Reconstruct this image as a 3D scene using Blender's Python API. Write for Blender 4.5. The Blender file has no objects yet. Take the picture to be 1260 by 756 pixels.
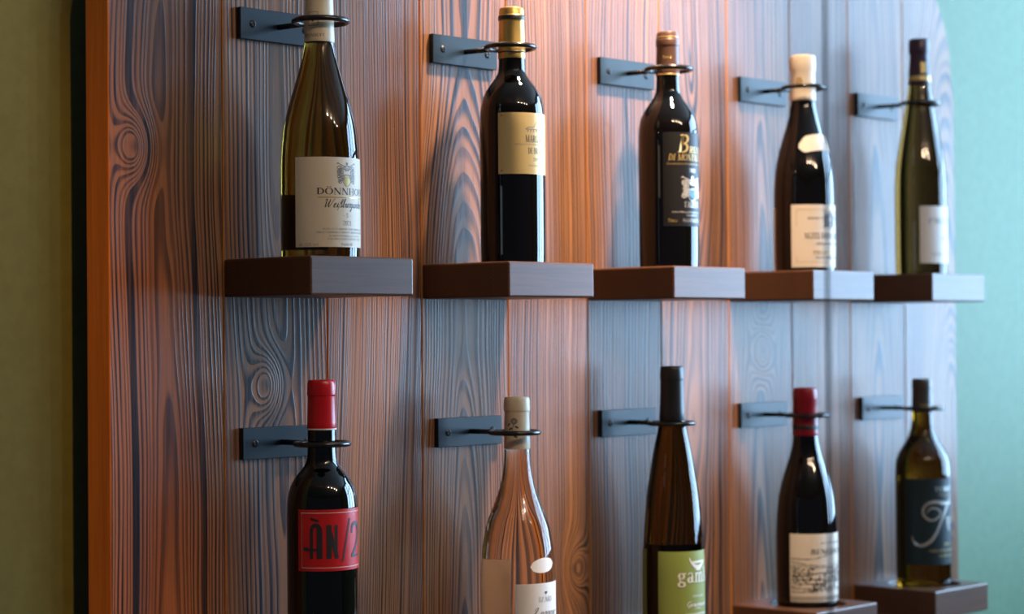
import bpy, bmesh, math, random
from mathutils import Vector, Matrix

# ------------------------------------------------------------------ camera
FPX = 2549.98; YAW = 0.8145; PITCH = 0.0125; ROLL = -0.0079
S = 0.1485                                   # plank pitch in metres
Z0 = 1.5183
CAM = Vector((-8.487*S, -11.8234*S, Z0-0.1233*S))
Fv = Vector((math.sin(YAW)*math.cos(PITCH), math.cos(YAW)*math.cos(PITCH), math.sin(PITCH)))
R0 = Vector((math.cos(YAW), -math.sin(YAW), 0)); U0 = R0.cross(Fv)
Rv = math.cos(ROLL)*R0+math.sin(ROLL)*U0; Uv = -math.sin(ROLL)*R0+math.cos(ROLL)*U0
sc = bpy.context.scene
COL = sc.collection
cd = bpy.data.cameras.new('camera'); cam = bpy.data.objects.new('camera', cd); COL.objects.link(cam)
cd.sensor_fit = 'HORIZONTAL'; cd.sensor_width = 36; cd.lens = FPX/1260*36; cd.clip_start = 0.05
M = Matrix((Rv, Uv, -Fv)).transposed().to_4x4(); M.translation = CAM
cam.matrix_world = M
cd.dof.use_dof = True; cd.dof.focus_distance = 2.27; cd.dof.aperture_fstop = 4.2
sc.camera = cam

# ------------------------------------------------------------------ world, lights, exposure
w = bpy.data.worlds.new('world'); sc.world = w; w.use_nodes = True
w.node_tree.nodes['Background'].inputs[0].default_value = (0.60, 0.72, 1.0, 1)
w.node_tree.nodes['Background'].inputs[1].default_value = 0.06
vs = sc.view_settings
vs.view_transform = 'Standard'; vs.look = 'None'; vs.gamma = 1; vs.use_curve_mapping = False; vs.exposure = 0.18

def area(name, loc, sx, sy, power, col, rot):
    l = bpy.data.lights.new(name, 'AREA'); l.shape = 'RECTANGLE'; l.size = sx; l.size_y = sy
    l.energy = power; l.color = col
    o = bpy.data.objects.new(name, l); COL.objects.link(o); o.location = loc; o.rotation_euler = rot
    return o
def spot(name, loc, target, power, col, angle, blend, radius):
    l = bpy.data.lights.new(name, 'SPOT'); l.energy = power; l.color = col
    l.spot_size = math.radians(angle); l.spot_blend = blend; l.shadow_soft_size = radius
    o = bpy.data.objects.new(name, l); COL.objects.link(o); o.location = loc
    o.rotation_euler = (Vector(target)-Vector(loc)).to_track_quat('-Z', 'Y').to_euler()
    return o
# Daylight: the row of tall window panes that shines in the right-hand flank of every bottle
WX = 2.7                                     # inner face of the window wall, beyond the right edge of the picture
PANES = [(-0.15-0.62*i-0.26, 1.92) for i in range(3)]
for i, (py, pz) in enumerate(PANES):
    area('window_daylight_%d_offscreen' % (i+1), (WX-0.03, py, pz), 1.45, 0.50, 41, (0.42, 0.68, 1.0), (0, math.radians(90), 0))
# Ceiling lamps above the picture: the spot that whitens the top of the panel, the amber lamp over the
# left-hand wall, and the row of small bulbs seen as dots on the bottle shoulders
WARM = (1.0, 0.68, 0.43)
spot('ceiling_spot_offscreen', (0.80, -0.42, 2.78), (0.76, 0.0, 1.93), 330, WARM, 50, 1.0, 0.05)
spot('ceiling_amber_lamp_offscreen', (-0.65, -1.75, 2.78), (-1.55, 0.0, 1.55), 115, (1.0, 0.29, 0.03), 85, 0.10, 0.04)
for i in range(4):
    l = bpy.data.lights.new('ceiling_bulb', 'POINT'); l.energy = 13; l.color = (1.0, 0.74, 0.52); l.shadow_soft_size = 0.032
    o = bpy.data.objects.new('ceiling_bulb_%d_offscreen' % (i+1), l); COL.objects.link(o); o.location = (-0.25+0.40*i, -1.9-0.30*i, 2.78)

# ------------------------------------------------------------------ pixel helpers (frame 1260 x 756)
def z_at(X, Y, v):
    """height at which the vertical through (X, Y) crosses image row v"""
    a = Vector((X-CAM.x, Y-CAM.y, 0)); k = (378-v)/FPX
    # (a.U + z U.z) = k (a.F + z F.z)
    return CAM.z+(k*a.dot(Fv)-a.dot(Uv))/(Uv.z-k*Fv.z)
def x_at(Y, Z, u):
    """X at which the line (., Y, Z) crosses image column u"""
    a = Vector((-CAM.x, Y-CAM.y, Z-CAM.z)); k = (u-630)/FPX
    return (k*a.dot(Fv)-a.dot(Rv))/(Rv.x-k*Fv.x)
def depth(X, Y, Z): return (Vector((X, Y, Z))-CAM).dot(Fv)

# ------------------------------------------------------------------ materials
def mat(name):
    m = bpy.data.materials.new(name); m.use_nodes = True
    return m, m.node_tree, m.node_tree.nodes['Principled BSDF']
def N(nt, typ, **kw):
    n = nt.nodes.new(typ)
    for k, v in kw.items(): setattr(n, k, v)
    return n
def setin(nt, sock, v):
    if isinstance(v, bpy.types.NodeSocket): nt.links.new(v, sock)
    else: sock.default_value = v
def math_(nt, op, a, b=0.0, c=0.0, clamp=False):
    n = N(nt, 'ShaderNodeMath', operation=op, use_clamp=clamp)
    for i, v in enumerate((a, b, c)): setin(nt, n.inputs[i], v)
    return n.outputs[0]
def vec(nt, x, y, z):
    n = N(nt, 'ShaderNodeCombineXYZ')
    for i, v in enumerate((x, y, z)): setin(nt, n.inputs[i], v)
    return n.outputs[0]
def noise(nt, v, scale, detail=2.0, rough=0.5):
    n = N(nt, 'ShaderNodeTexNoise'); nt.links.new(v, n.inputs['Vector'])
    n.inputs['Scale'].default_value = scale; n.inputs['Detail'].default_value = detail; n.inputs['Roughness'].default_value = rough
    return n.outputs['Fac']
def mapr(nt, v, a, b, c=0.0, d=1.0, smooth=True):
    n = N(nt, 'ShaderNodeMapRange', interpolation_type='SMOOTHSTEP' if smooth else 'LINEAR')
    setin(nt, n.inputs[0], v)
    for i, x in zip((1, 2, 3, 4), (a, b, c, d)): n.inputs[i].default_value = x
    return n.outputs[0]
def mix(nt, f, a, b, mode='MIX'):
    n = N(nt, 'ShaderNodeMix', data_type='RGBA', blend_type=mode)
    setin(nt, n.inputs[0], f)
    for s, v in ((n.inputs[6], a), (n.inputs[7], b)):
        if isinstance(v, bpy.types.NodeSocket): nt.links.new(v, s)
        else: s.default_value = tuple(v)+(1,) if len(v) == 3 else v
    return n.outputs[2]
def bump(nt, p, h, strength, dist):
    b = N(nt, 'ShaderNodeBump'); b.inputs['Strength'].default_value = strength; b.inputs['Distance'].default_value = dist
    nt.links.new(h, b.inputs['Height']); nt.links.new(b.outputs[0], p.inputs['Normal'])
def coords(nt):
    t = N(nt, 'ShaderNodeTexCoord'); s = N(nt, 'ShaderNodeSeparateXYZ'); nt.links.new(t.outputs['Object'], s.inputs[0])
    return t.outputs['Object'], s.outputs[0], s.outputs[1], s.outputs[2]
def attr(nt, name):
    return N(nt, 'ShaderNodeAttribute', attribute_type='OBJECT', attribute_name=name).outputs['Fac']

def stained_wood():
    m, nt, p = mat('stained_spruce')
    v, x, y, z = coords(nt)
    seed = attr(nt, 'grain_seed')
    n1 = noise(nt, vec(nt, seed, 0.0, math_(nt, 'MULTIPLY', z, 1.6)), 1.0, 1.0)
    n2 = noise(nt, vec(nt, 3.1, seed, math_(nt, 'MULTIPLY', z, 2.3)), 1.0, 1.5)
    n3 = noise(nt, vec(nt, math_(nt, 'ADD', math_(nt, 'MULTIPLY', x, 22.0), seed), 0.0, math_(nt, 'MULTIPLY', z, 3.2)), 1.0, 2.0)
    xs = math_(nt, 'ADD', math_(nt, 'SUBTRACT', x, attr(nt, 'pith_x')), math_(nt, 'MULTIPLY', math_(nt, 'SUBTRACT', n1, 0.5), 0.05))
    ys = math_(nt, 'ADD', math_(nt, 'ADD', attr(nt, 'pith_y'), math_(nt, 'MULTIPLY', z, attr(nt, 'pith_tilt'))),
               math_(nt, 'MULTIPLY', math_(nt, 'SUBTRACT', n2, 0.5), 0.055))
    r = math_(nt, 'SQRT', math_(nt, 'ADD', math_(nt, 'MULTIPLY', xs, xs), math_(nt, 'MULTIPLY', ys, ys)))
    r = math_(nt, 'ADD', r, math_(nt, 'MULTIPLY', math_(nt, 'SUBTRACT', n3, 0.5), 0.0075))
    # knot
    kd = math_(nt, 'SQRT', math_(nt, 'ADD', math_(nt, 'POWER', math_(nt, 'SUBTRACT', x, attr(nt, 'knot_x')), 2.0),
         math_(nt, 'POWER', math_(nt, 'MULTIPLY', math_(nt, 'SUBTRACT', z, attr(nt, 'knot_z')), 0.62), 2.0)))
    ks = math_(nt, 'DIVIDE', kd, 0.022)
    kg = math_(nt, 'EXPONENT', math_(nt, 'MULTIPLY', math_(nt, 'MULTIPLY', ks, ks), -1.0))
    kg = math_(nt, 'MULTIPLY', kg, attr(nt, 'knot_size'))
    r = math_(nt, 'ADD', r, math_(nt, 'MULTIPLY', kg, 0.042))
    rw = noise(nt, vec(nt, math_(nt, 'MULTIPLY', r, 55.0), seed, 0.0), 1.0, 2.0)
    r = math_(nt, 'ADD', r, math_(nt, 'MULTIPLY', math_(nt, 'SUBTRACT', rw, 0.5), 0.020))
    rr = math_(nt, 'MULTIPLY', r, attr(nt, 'ring_density'))
    fr = math_(nt, 'FRACT', rr)
    wn = N(nt, 'ShaderNodeTexWhiteNoise', noise_dimensions='2D'); nt.links.new(vec(nt, math_(nt, 'FLOOR', rr), seed, 0.0), wn.inputs['Vector'])
    late = math_(nt, 'MULTIPLY', mapr(nt, fr, 0.25, 0.68), mapr(nt, fr, 0.90, 1.0, 1.0, 0.0))
    late = math_(nt, 'MULTIPLY', late, mapr(nt, wn.outputs['Value'], 0.0, 0.7, 0.45, 1.0, False))
    fib = noise(nt, vec(nt, math_(nt, 'ADD', math_(nt, 'MULTIPLY', x, 700.0), seed), 0.0, math_(nt, 'MULTIPLY', z, 9.0)), 1.0, 3.0, 0.6)
    fib2 = noise(nt, vec(nt, math_(nt, 'MULTIPLY', x, 160.0), seed, math_(nt, 'MULTIPLY', z, 2.5)), 1.0, 2.0, 0.6)
    late = math_(nt, 'MULTIPLY', late, mapr(nt, fib2, 0.25, 0.6, 0.55, 1.0))
    big = noise(nt, vec(nt, math_(nt, 'MULTIPLY', x, 9.0), seed, math_(nt, 'MULTIPLY', z, 2.0)), 1.0, 2.0)
    early = mix(nt, mapr(nt, big, 0.3, 0.7), (0.330, 0.158, 0.074), (0.220, 0.108, 0.064))
    lcol = mix(nt, mapr(nt, big, 0.35, 0.7), (0.010, 0.011, 0.018), (0.005, 0.017, 0.040))
    c = mix(nt, late, early, lcol)
    c = mix(nt, mapr(nt, fib, 0.35, 0.75, 0.0, 0.45), c, (0.05, 0.035, 0.035))
    c = mix(nt, math_(nt, 'MULTIPLY', mapr(nt, kd, 0.0, 0.0075, 0.75, 0.0), attr(nt, 'knot_size')), c, (0.045, 0.035, 0.035))
    nt.links.new(c, p.inputs['Base Color'])
    nt.links.new(mapr(nt, fib, 0.2, 0.8, 0.25, 0.38), p.inputs['Roughness'])
    p.inputs['Specular IOR Level'].default_value = 0.30
    h = math_(nt, 'ADD', math_(nt, 'MULTIPLY', late, 0.8), math_(nt, 'MULTIPLY', fib, 0.5))
    bump(nt, p, h, 0.35, 0.0006)
    return m
def plain_wood(name, c1, c2, axis, freq, rough, bump_s=0.15):
    """fine straight grain running along the given axis, growth rings across it"""
    m, nt, p = mat(name)
    v, x, y, z = coords(nt)
    k = [freq, freq, freq]; k[axis] = freq*0.03
    a = noise(nt, vec(nt, *[math_(nt, 'MULTIPLY', q, kk) for q, kk in zip((x, y, z), k)]), 1.0, 4.0, 0.65)
    k2 = [freq*.2]*3; k2[axis] = freq*.01
    b = noise(nt, vec(nt, *[math_(nt, 'MULTIPLY', q, kk) for q, kk in zip((x, y, z), k2)]), 1.0, 2.0)
    f = math_(nt, 'ADD', math_(nt, 'MULTIPLY', a, 0.6), math_(nt, 'MULTIPLY', b, 0.4))
    nt.links.new(mix(nt, mapr(nt, f, 0.3, 0.7), c1, c2), p.inputs['Base Color'])
    p.inputs['Roughness'].default_value = rough
    bump(nt, p, f, bump_s, 0.0006)
    return m
def end_grain():
    m, nt, p = mat('walnut_end_grain')
    v, x, y, z = coords(nt)
    lam = math_(nt, 'SNAP', math_(nt, 'ADD', y, 0.02), 0.047)
    yy = math_(nt, 'SUBTRACT', y, math_(nt, 'MULTIPLY', lam, 1.35))
    zz = math_(nt, 'ADD', z, math_(nt, 'ADD', 0.05, math_(nt, 'MULTIPLY', lam, 0.6)))
    r = math_(nt, 'SQRT', math_(nt, 'ADD', math_(nt, 'MULTIPLY', yy, yy), math_(nt, 'MULTIPLY', zz, zz)))
    fr = math_(nt, 'FRACT', math_(nt, 'MULTIPLY', math_(nt, 'ADD', r, math_(nt, 'MULTIPLY', noise(nt, v, 30.0), 0.006)), 330.0))
    ln = mapr(nt, fr, 0.3, 0.9)
    tone = noise(nt, vec(nt, 0.0, math_(nt, 'MULTIPLY', lam, 40.0), 0.3), 1.0)
    c = mix(nt, ln, (0.120, 0.045, 0.018), (0.050, 0.020, 0.010))
    c = mix(nt, mapr(nt, tone, 0.3, 0.7, 0.0, 0.6), c, (0.055, 0.022, 0.010))
    nt.links.new(c, p.inputs['Base Color']); p.inputs['Roughness'].default_value = 0.5
    return m
def paint(name, col, rough=0.6, metal=0.0, nscale=0.0, spec=0.5):
    m, nt, p = mat(name)
    if nscale:
        v, *_ = coords(nt)
        f = noise(nt, v, nscale, 4.0, 0.6)
        nt.links.new(mix(nt, mapr(nt, f, 0.3, 0.7), [c*0.93 for c in col], [c*1.07 for c in col]), p.inputs['Base Color'])
        bump(nt, p, f, 0.08, 0.001)
    else:
        v, *_ = coords(nt)
        f = noise(nt, v, 400.0, 2.0)
        nt.links.new(mix(nt, f, [c*0.97 for c in col], [min(1, c*1.03) for c in col]), p.inputs['Base Color'])
    p.inputs['Roughness'].default_value = rough; p.inputs['Metallic'].default_value = metal
    p.inputs['Specular IOR Level'].default_value = spec
    return m
def glass(name, col, ior=1.42, fill_z=None, clear=(0.93, 0.95, 0.93)):
    m, nt, p = mat(name)
    p.inputs['Transmission Weight'].default_value = 1.0; p.inputs['Roughness'].default_value = 0.0
    p.inputs['IOR'].default_value = ior
    v, x, y, z = coords(nt)
    if fill_z is not None:
        nt.links.new(mix(nt, mapr(nt, z, fill_z-0.0006, fill_z+0.0006), col, clear), p.inputs['Base Color'])
    else:
        f = noise(nt, v, 12.0)
        nt.links.new(mix(nt, f, [c*0.97 for c in col], [min(1, c*1.03) for c in col]), p.inputs['Base Color'])
    return m
MT = {}
MT['plank'] = stained_wood()
MT['raw'] = plain_wood('raw_larch', (0.58, 0.24, 0.040), (0.38, 0.14, 0.020), 2, 260.0, 0.55)
MT['shelf'] = plain_wood('walnut', (0.125, 0.052, 0.024), (0.060, 0.026, 0.014), 0, 330.0, 0.36, 0.25)
MT['end'] = end_grain()
MT['wall'] = paint('green_wall_paint', (0.100, 0.185, 0.110), 0.62, nscale=60.0)
MT['ceiling'] = paint('ceiling_paint', (0.42, 0.40, 0.36), 0.8, nscale=40.0)
MT['floor'] = plain_wood('oak_floor', (0.16, 0.09, 0.05), (0.09, 0.05, 0.03), 0, 60.0, 0.45)
MT['frame'] = paint('dark_window_frame', (0.03, 0.03, 0.03), 0.5)
MT['steel'] = paint('black_powder_coated_steel', (0.007, 0.015, 0.024), 0.36, spec=0.35)
MT['ringsteel'] = paint('black_steel_rod', (0.012, 0.012, 0.012), 0.22, spec=0.6)
MT['screw'] = paint('blackened_screw', (0.012, 0.013, 0.015), 0.3)
MT['cable'] = paint('dark_cable', (0.012, 0.008, 0.016), 0.5)
MT['dark_glass'] = paint('dark_wine_glass', (0.0025, 0.002, 0.002), 0.015, spec=0.6)
MT['olive_glass'] = glass('olive_glass', (0.16, 0.105, 0.014))
MT['amber_glass'] = glass('brown_glass', (0.05, 0.026, 0.006))
MT['moss_glass'] = glass('moss_green_glass', (0.15, 0.072, 0.008))
MT['yellow_glass'] = glass('yellow_green_glass', (0.13, 0.055, 0.003))
MT['cream'] = paint('cream_paper', (0.72, 0.64, 0.50), 0.55)
MT['white'] = paint('white_paper', (0.78, 0.76, 0.72), 0.55)
MT['warmwhite'] = paint('ivory_paper', (0.75, 0.68, 0.58), 0.55)
MT['gold_paper'] = paint('pale_gold_paper', (0.56, 0.44, 0.20), 0.40, metal=0.35)
MT['gold'] = paint('gold_foil', (0.62, 0.42, 0.13), 0.32, metal=0.75)
MT['black_paper'] = paint('black_paper', (0.010, 0.010, 0.012), 0.42, spec=0.25)
MT['slate_paper'] = paint('slate_blue_paper', (0.016, 0.032, 0.040), 0.42, spec=0.3)
MT['green_paper'] = paint('olive_green_paper', (0.235, 0.305, 0.065), 0.5)
MT['red'] = paint('red_paper', (0.62, 0.012, 0.014), 0.36)
MT['red_cap'] = paint('red_capsule', (0.58, 0.008, 0.014), 0.28)
MT['crimson_cap'] = paint('crimson_capsule', (0.30, 0.008, 0.020), 0.3)
MT['cream_cap'] = paint('cream_capsule', (0.72, 0.62, 0.44), 0.36)
MT['white_cap'] = paint('ivory_capsule', (0.80, 0.72, 0.58), 0.4)
MT['brown_cap'] = paint('brown_capsule', (0.085, 0.045, 0.032), 0.34)
MT['black_cap'] = paint('black_capsule', (0.016, 0.016, 0.018), 0.36)
MT['grey_cap'] = paint('dark_grey_capsule', (0.055, 0.048, 0.042), 0.32)
MT['navy_cap'] = paint('navy_capsule', (0.035, 0.020, 0.048), 0.32)
MT['ink'] = paint('dark_ink', (0.030, 0.026, 0.030), 0.5)
MT['greyink'] = paint('grey_ink', (0.20, 0.18, 0.17), 0.5)
MT['engraveink'] = paint('engraving_ink', (0.07, 0.068, 0.066), 0.5)
MT['paleink'] = paint('pale_grey_ink', (0.42, 0.41, 0.38), 0.5)
MT['blueink'] = paint('dark_blue_ink', (0.018, 0.030, 0.055), 0.5)
MT['goldink'] = paint('gold_ink', (0.55, 0.41, 0.15), 0.35, metal=0.4)
MT['silverink'] = paint('silver_ink', (0.62, 0.62, 0.58), 0.25, metal=0.5)
MT['whiteink'] = paint('white_ink', (0.75, 0.75, 0.72), 0.5)
MT['pinkink'] = paint('pale_pink_ink', (0.75, 0.45, 0.42), 0.5)
MT['redink'] = paint('red_ink', (0.55, 0.01, 0.02), 0.5)
MT['blue_shield'] = paint('blue_ink', (0.05, 0.22, 0.45), 0.5)

# ------------------------------------------------------------------ mesh helpers
class MB:
    def __init__(s): s.v = []; s.f = []; s.mi = []; s.sm = []
    def add(s, vs, fs, mi=0, sm=False):
        o = len(s.v); s.v += [tuple(q) for q in vs]
        s.f += [tuple(i+o for i in f) for f in fs]; s.mi += [mi]*len(fs); s.sm += [sm]*len(fs)
    def box(s, a, b, mi=0):
        x0, y0, z0 = a; x1, y1, z1 = b
        s.add([(x0,y0,z0),(x1,y0,z0),(x1,y1,z0),(x0,y1,z0),(x0,y0,z1),(x1,y0,z1),(x1,y1,z1),(x0,y1,z1)],
              [(0,3,2,1),(4,5,6,7),(0,1,5,4),(1,2,6,5),(2,3,7,6),(3,0,4,7)], mi)
    def lathe(s, prof, n=64, mi=0, sm=True, c=(0, 0, 0)):
        vs = []; fs = []
        for r, z in prof:
            for i in range(n):
                a = 2*math.pi*i/n; vs.append((c[0]+r*math.cos(a), c[1]+r*math.sin(a), c[2]+z))
        for j in range(len(prof)-1):
            for i in range(n):
                k = (i+1) % n; fs.append((j*n+i, j*n+k, (j+1)*n+k, (j+1)*n+i))
        s.add(vs, fs, mi, sm)
    def tube(s, pts, r, n=14, closed=False, mi=0):
        pts = [Vector(p) for p in pts]; m = len(pts); vs = []; fs = []
        for i, p in enumerate(pts):
            t = (pts[(i+1) % m]-pts[i-1]) if closed else (pts[min(i+1, m-1)]-pts[max(i-1, 0)])
            t.normalize(); u = t.cross(Vector((0, 0, 1)))
            if u.length < 1e-4: u = Vector((1, 0, 0))
            u.normalize(); q = t.cross(u)
            for k in range(n):
                a = 2*math.pi*k/n; vs.append(p+r*(math.cos(a)*u+math.sin(a)*q))
        for i in range(m if closed else m-1):
            j = (i+1) % m
            for k in range(n):
                l = (k+1) % n; fs.append((i*n+k, i*n+l, j*n+l, j*n+k))
        if not closed: fs += [tuple(range(n))[::-1], tuple((m-1)*n+k for k in range(n))]
        s.add(vs, fs, mi, True)
    def build(s, name, mats, parent=None, loc=None, bevel=0.0, weld=False):
        me = bpy.data.meshes.new(name); me.from_pydata(s.v, [], s.f)
        for m in (mats if isinstance(mats, (list, tuple)) else [mats]): me.materials.append(MT[m])
        me.polygons.foreach_set('material_index', s.mi); me.polygons.foreach_set('use_smooth', s.sm)
        if bevel:
            bm = bmesh.new(); bm.from_mesh(me)
            es = [e for e in bm.edges if len(e.link_faces) == 2 and e.calc_face_angle(0) > 0.8]
            bmesh.ops.bevel(bm, geom=es, offset=bevel, segments=2, profile=0.5, affect='EDGES', clamp_overlap=True)
            bmesh.ops.recalc_face_normals(bm, faces=bm.faces); bm.to_mesh(me); bm.free()
        else:
            bm = bmesh.new(); bm.from_mesh(me)
            if weld: bmesh.ops.remove_doubles(bm, verts=bm.verts, dist=2e-6)
            bmesh.ops.recalc_face_normals(bm, faces=bm.faces); bm.to_mesh(me); bm.free()
        me.update()
        o = bpy.data.objects.new(name, me); COL.objects.link(o)
        if parent is not None: o.parent = parent
        if loc is not None: o.location = loc
        return o
def tag(o, label=None, cat=None, group=None, kind=None):
    for k, v in (('label', label), ('category', cat), ('group', group), ('kind', kind)):
        if v: o[k] = v
    return o
def empty(name, loc):
    o = bpy.data.objects.new(name, None); COL.objects.link(o); o.location = loc; o.empty_display_size = 0.05
    return o

# ------------------------------------------------------------------ the room
WALL_Y = 0.0965; CEIL = 2.85
b = MB(); b.box((-4.5, WALL_Y, 0), (WX+0.2, WALL_Y+0.15, CEIL)); tag(b.build('wall_back', 'wall'), 'green painted wall behind the wooden display panel', kind='structure')
b = MB(); b.box((-4.5, -6.0, -0.05), (WX+0.2, WALL_Y+0.15, 0)); tag(b.build('floor', 'floor'), 'dark oak floor', kind='structure')
b = MB(); b.box((-4.5, -6.0, CEIL), (WX+0.2, WALL_Y+0.15, CEIL+0.05)); tag(b.build('ceiling', 'ceiling'), 'plain ceiling above the display', kind='structure')
b = MB(); b.box((WX, -6.0, 0), (WX+0.2, WALL_Y, CEIL)); tag(b.build('wall_right', 'wall'), 'green wall holding the tall windows', kind='structure')
b = MB()
for py, pz in PANES:
    for a in (-0.31, 0.26): b.box((WX-0.07, py+a, 1.15), (WX, py+a+0.05, 2.69))
b.box((WX-0.07, PANES[-1][0]-0.31, 1.09), (WX, PANES[0][0]+0.31, 1.19)); b.box((WX-0.07, PANES[-1][0]-0.31, 2.64), (WX, PANES[0][0]+0.31, 2.74))
b.box((WX-0.07, PANES[-1][0]-0.31, 2.02), (WX, PANES[0][0]+0.31, 2.06))
tag(b.build('window_1', 'frame'), 'dark framed row of tall windows', kind='structure')

# ------------------------------------------------------------------ wooden display panel with arched top
PW = 11*S; ARC_R = 0.27; ARC_Z = CAM.z+0.368; PB = 0.30; T_PANEL = 0.0385
def arch(x):
    d = max(0.0, ARC_R-min(x, PW-x)); return ARC_Z+math.sqrt(max(0.0, ARC_R**2-d*d))
panel = empty('display_panel', (PW/2, 0, PB))
tag(panel, 'round-cornered wall panel of blue-brown stained vertical wooden planks', 'panel')
GAP = 0.0007; CH = 0.0009
KN = {0: (-0.040, 180), 1: (-0.012, 474), 7: (0.004, 432), 4: (0.045, 700)}
# pith_x, pith_y, tilt, rings per metre
GR = [(0.004, 0.020, 0.030, 190), (0.006, 0.018, -0.020, 175), (0.185, 0.06, 0.010, 280), (0.004, 0.035, 0.075, 250), (-0.23, 0.05, 0.02, 230),
      (0.15, 0.06, 0.02, 170), (0.005, 0.03, -0.05, 180), (0.004, 0.022, 0.03, 170), (-0.24, 0.05, 0.01, 260), (-0.005, 0.024, 0.025, 160), (0.058, 0.035, 0.10, 210)]
for i in range(11):
    x0 = i*S; x1 = (i+1)*S; xc = (x0+x1)/2
    a = x0+(GAP if i else 0); c = x1-(GAP if i < 10 else 0)
    n = 10; zb = PB
    top = [(a+(c-a)*k/n, arch(a+(c-a)*k/n)) for k in range(n+1)]
    top = [(x, max(z, ARC_Z-0.0)) for x, z in top]
    outl = [(a, zb)]+[(c, zb)]+[(x, z) for x, z in reversed(top)]
    if abs(top[0][1]-ARC_Z) < 1e-6: outl = outl     # edge plank: side ends where the arch starts
    m = len(outl)
    # inset front outline for a tiny chamfer
    fo = []
    for x, z in outl:
        xx = min(max(x, a+CH), c-CH); zz = z+CH if z == zb else z-CH*0.6; fo.append((xx, zz))
    zref = CAM.z
    vs = [(x-xc, 0.0, z-zref) for x, z in fo]+[(x-xc, CH, z-zref) for x, z in outl]+[(x-xc, T_PANEL, z-zref) for x, z in outl]
    pb = MB()
    pb.add(vs, [tuple(range(m))], 0)
    pb.add(vs, [(k, (k+1) % m, m+(k+1) % m, m+k) for k in range(m)], 1)
    pb.add(vs, [(m+k, m+(k+1) % m, 2*m+(k+1) % m, 2*m+k) for k in range(m)], 1)
    pb.add(vs, [tuple(2*m+k for k in reversed(range(m)))], 1)
    o = pb.build('plank', ['plank', 'raw'], panel)
    o.location = (xc-panel.location.x, 0, zref-PB)
    g = GR[i]
    o['pith_x'], o['pith_y'], o['pith_tilt'], o['ring_density'] = [float(q) for q in g]
    o['grain_seed'] = 7.31*i+1.7
    if i in KN:
        kx, kv = KN[i]; o['knot_x'] = kx; o['knot_z'] = z_at(xc+kx, 0, kv)-zref; o['knot_size'] = 1.0
    else:
        o['knot_x'] = 0.0; o['knot_z'] = 9.0; o['knot_size'] = 0.0
# two painted battens hold the planks off the wall
for zb_, zt_ in ((0.55, 0.65), (1.95, 2.05)):
    b = MB(); b.box((0.14-PW/2, T_PANEL+0.0003, zb_-PB), (PW/2-0.14, WALL_Y-0.0005, zt_-PB))
    b.build('batten', 'wall', panel)

# ------------------------------------------------------------------ shelves
SW = 0.9909*S; SD = 0.9494*S; SH = 0.2752*S; SX0 = 1.0055*S
ZU = Z0+0.4271*S; ZL = Z0-2.6755*S
REC_R = 0.053; REC_D = 0.007
ORD = ['first', 'second', 'third', 'fourth', 'fifth']
def make_shelf(x, z, hx, hy):
    n = 48; cx, cy = hx, hy                   # hole centre relative to the left back top corner
    b = MB()
    # outline points on the square met by rays from the hole centre
    cs = []
    for i in range(n):
        a = 2*math.pi*(i+0.5)/n; dx, dy = math.cos(a), math.sin(a)
        t = min([(SW-cx)/dx if dx > 1e-9 else (-cx)/dx if dx < -1e-9 else 9, (0-cy)/dy if dy > 1e-9 else (-SD-cy)/dy if dy < -1e-9 else 9])
        cs.append([cx+dx*t, cy+dy*t])
    for q in ((0, 0), (SW, 0), (0, -SD), (SW, -SD)):
        j = min(range(n), key=lambda k: (cs[k][0]-q[0])**2+(cs[k][1]-q[1])**2); cs[j] = list(q)
    ci = [(cx+REC_R*math.cos(2*math.pi*(i+0.5)/n), cy+REC_R*math.sin(2*math.pi*(i+0.5)/n)) for i in range(n)]
    vs = [(q[0], q[1], 0) for q in cs]+[(q[0], q[1], 0) for q in ci]+[(q[0], q[1], -REC_D) for q in ci]+[(q[0], q[1], -SH) for q in cs]
    for i in range(n):
        j = (i+1) % n
        b.add(vs if i == 0 else [], [], 0)
        b.f += [(i, j, n+j, n+i), (n+i, n+j, 2*n+j, 2*n+i)]; b.mi += [0, 0]; b.sm += [False, False]
        mx = (cs[i][0]+cs[j][0])/2
        side = 1 if (mx < 1e-5 or mx > SW-1e-5) else 0
        b.f.append((i, 3*n+i, 3*n+j, j)); b.mi.append(side); b.sm.append(False)
    b.f.append(tuple(2*n+k for k in range(n))); b.mi.append(0); b.sm.append(False)
    b.f.append(tuple(3*n+k for k in reversed(range(n)))); b.mi.append(0); b.sm.append(False)
    o = b.build('shelf_block', ['shelf', 'end'], None, (x, 0, z))
    md = o.modifiers.new('edge', 'BEVEL'); md.width = 0.0022; md.segments = 2; md.limit_method = 'ANGLE'; md.angle_limit = math.radians(50)
    return o

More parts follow.
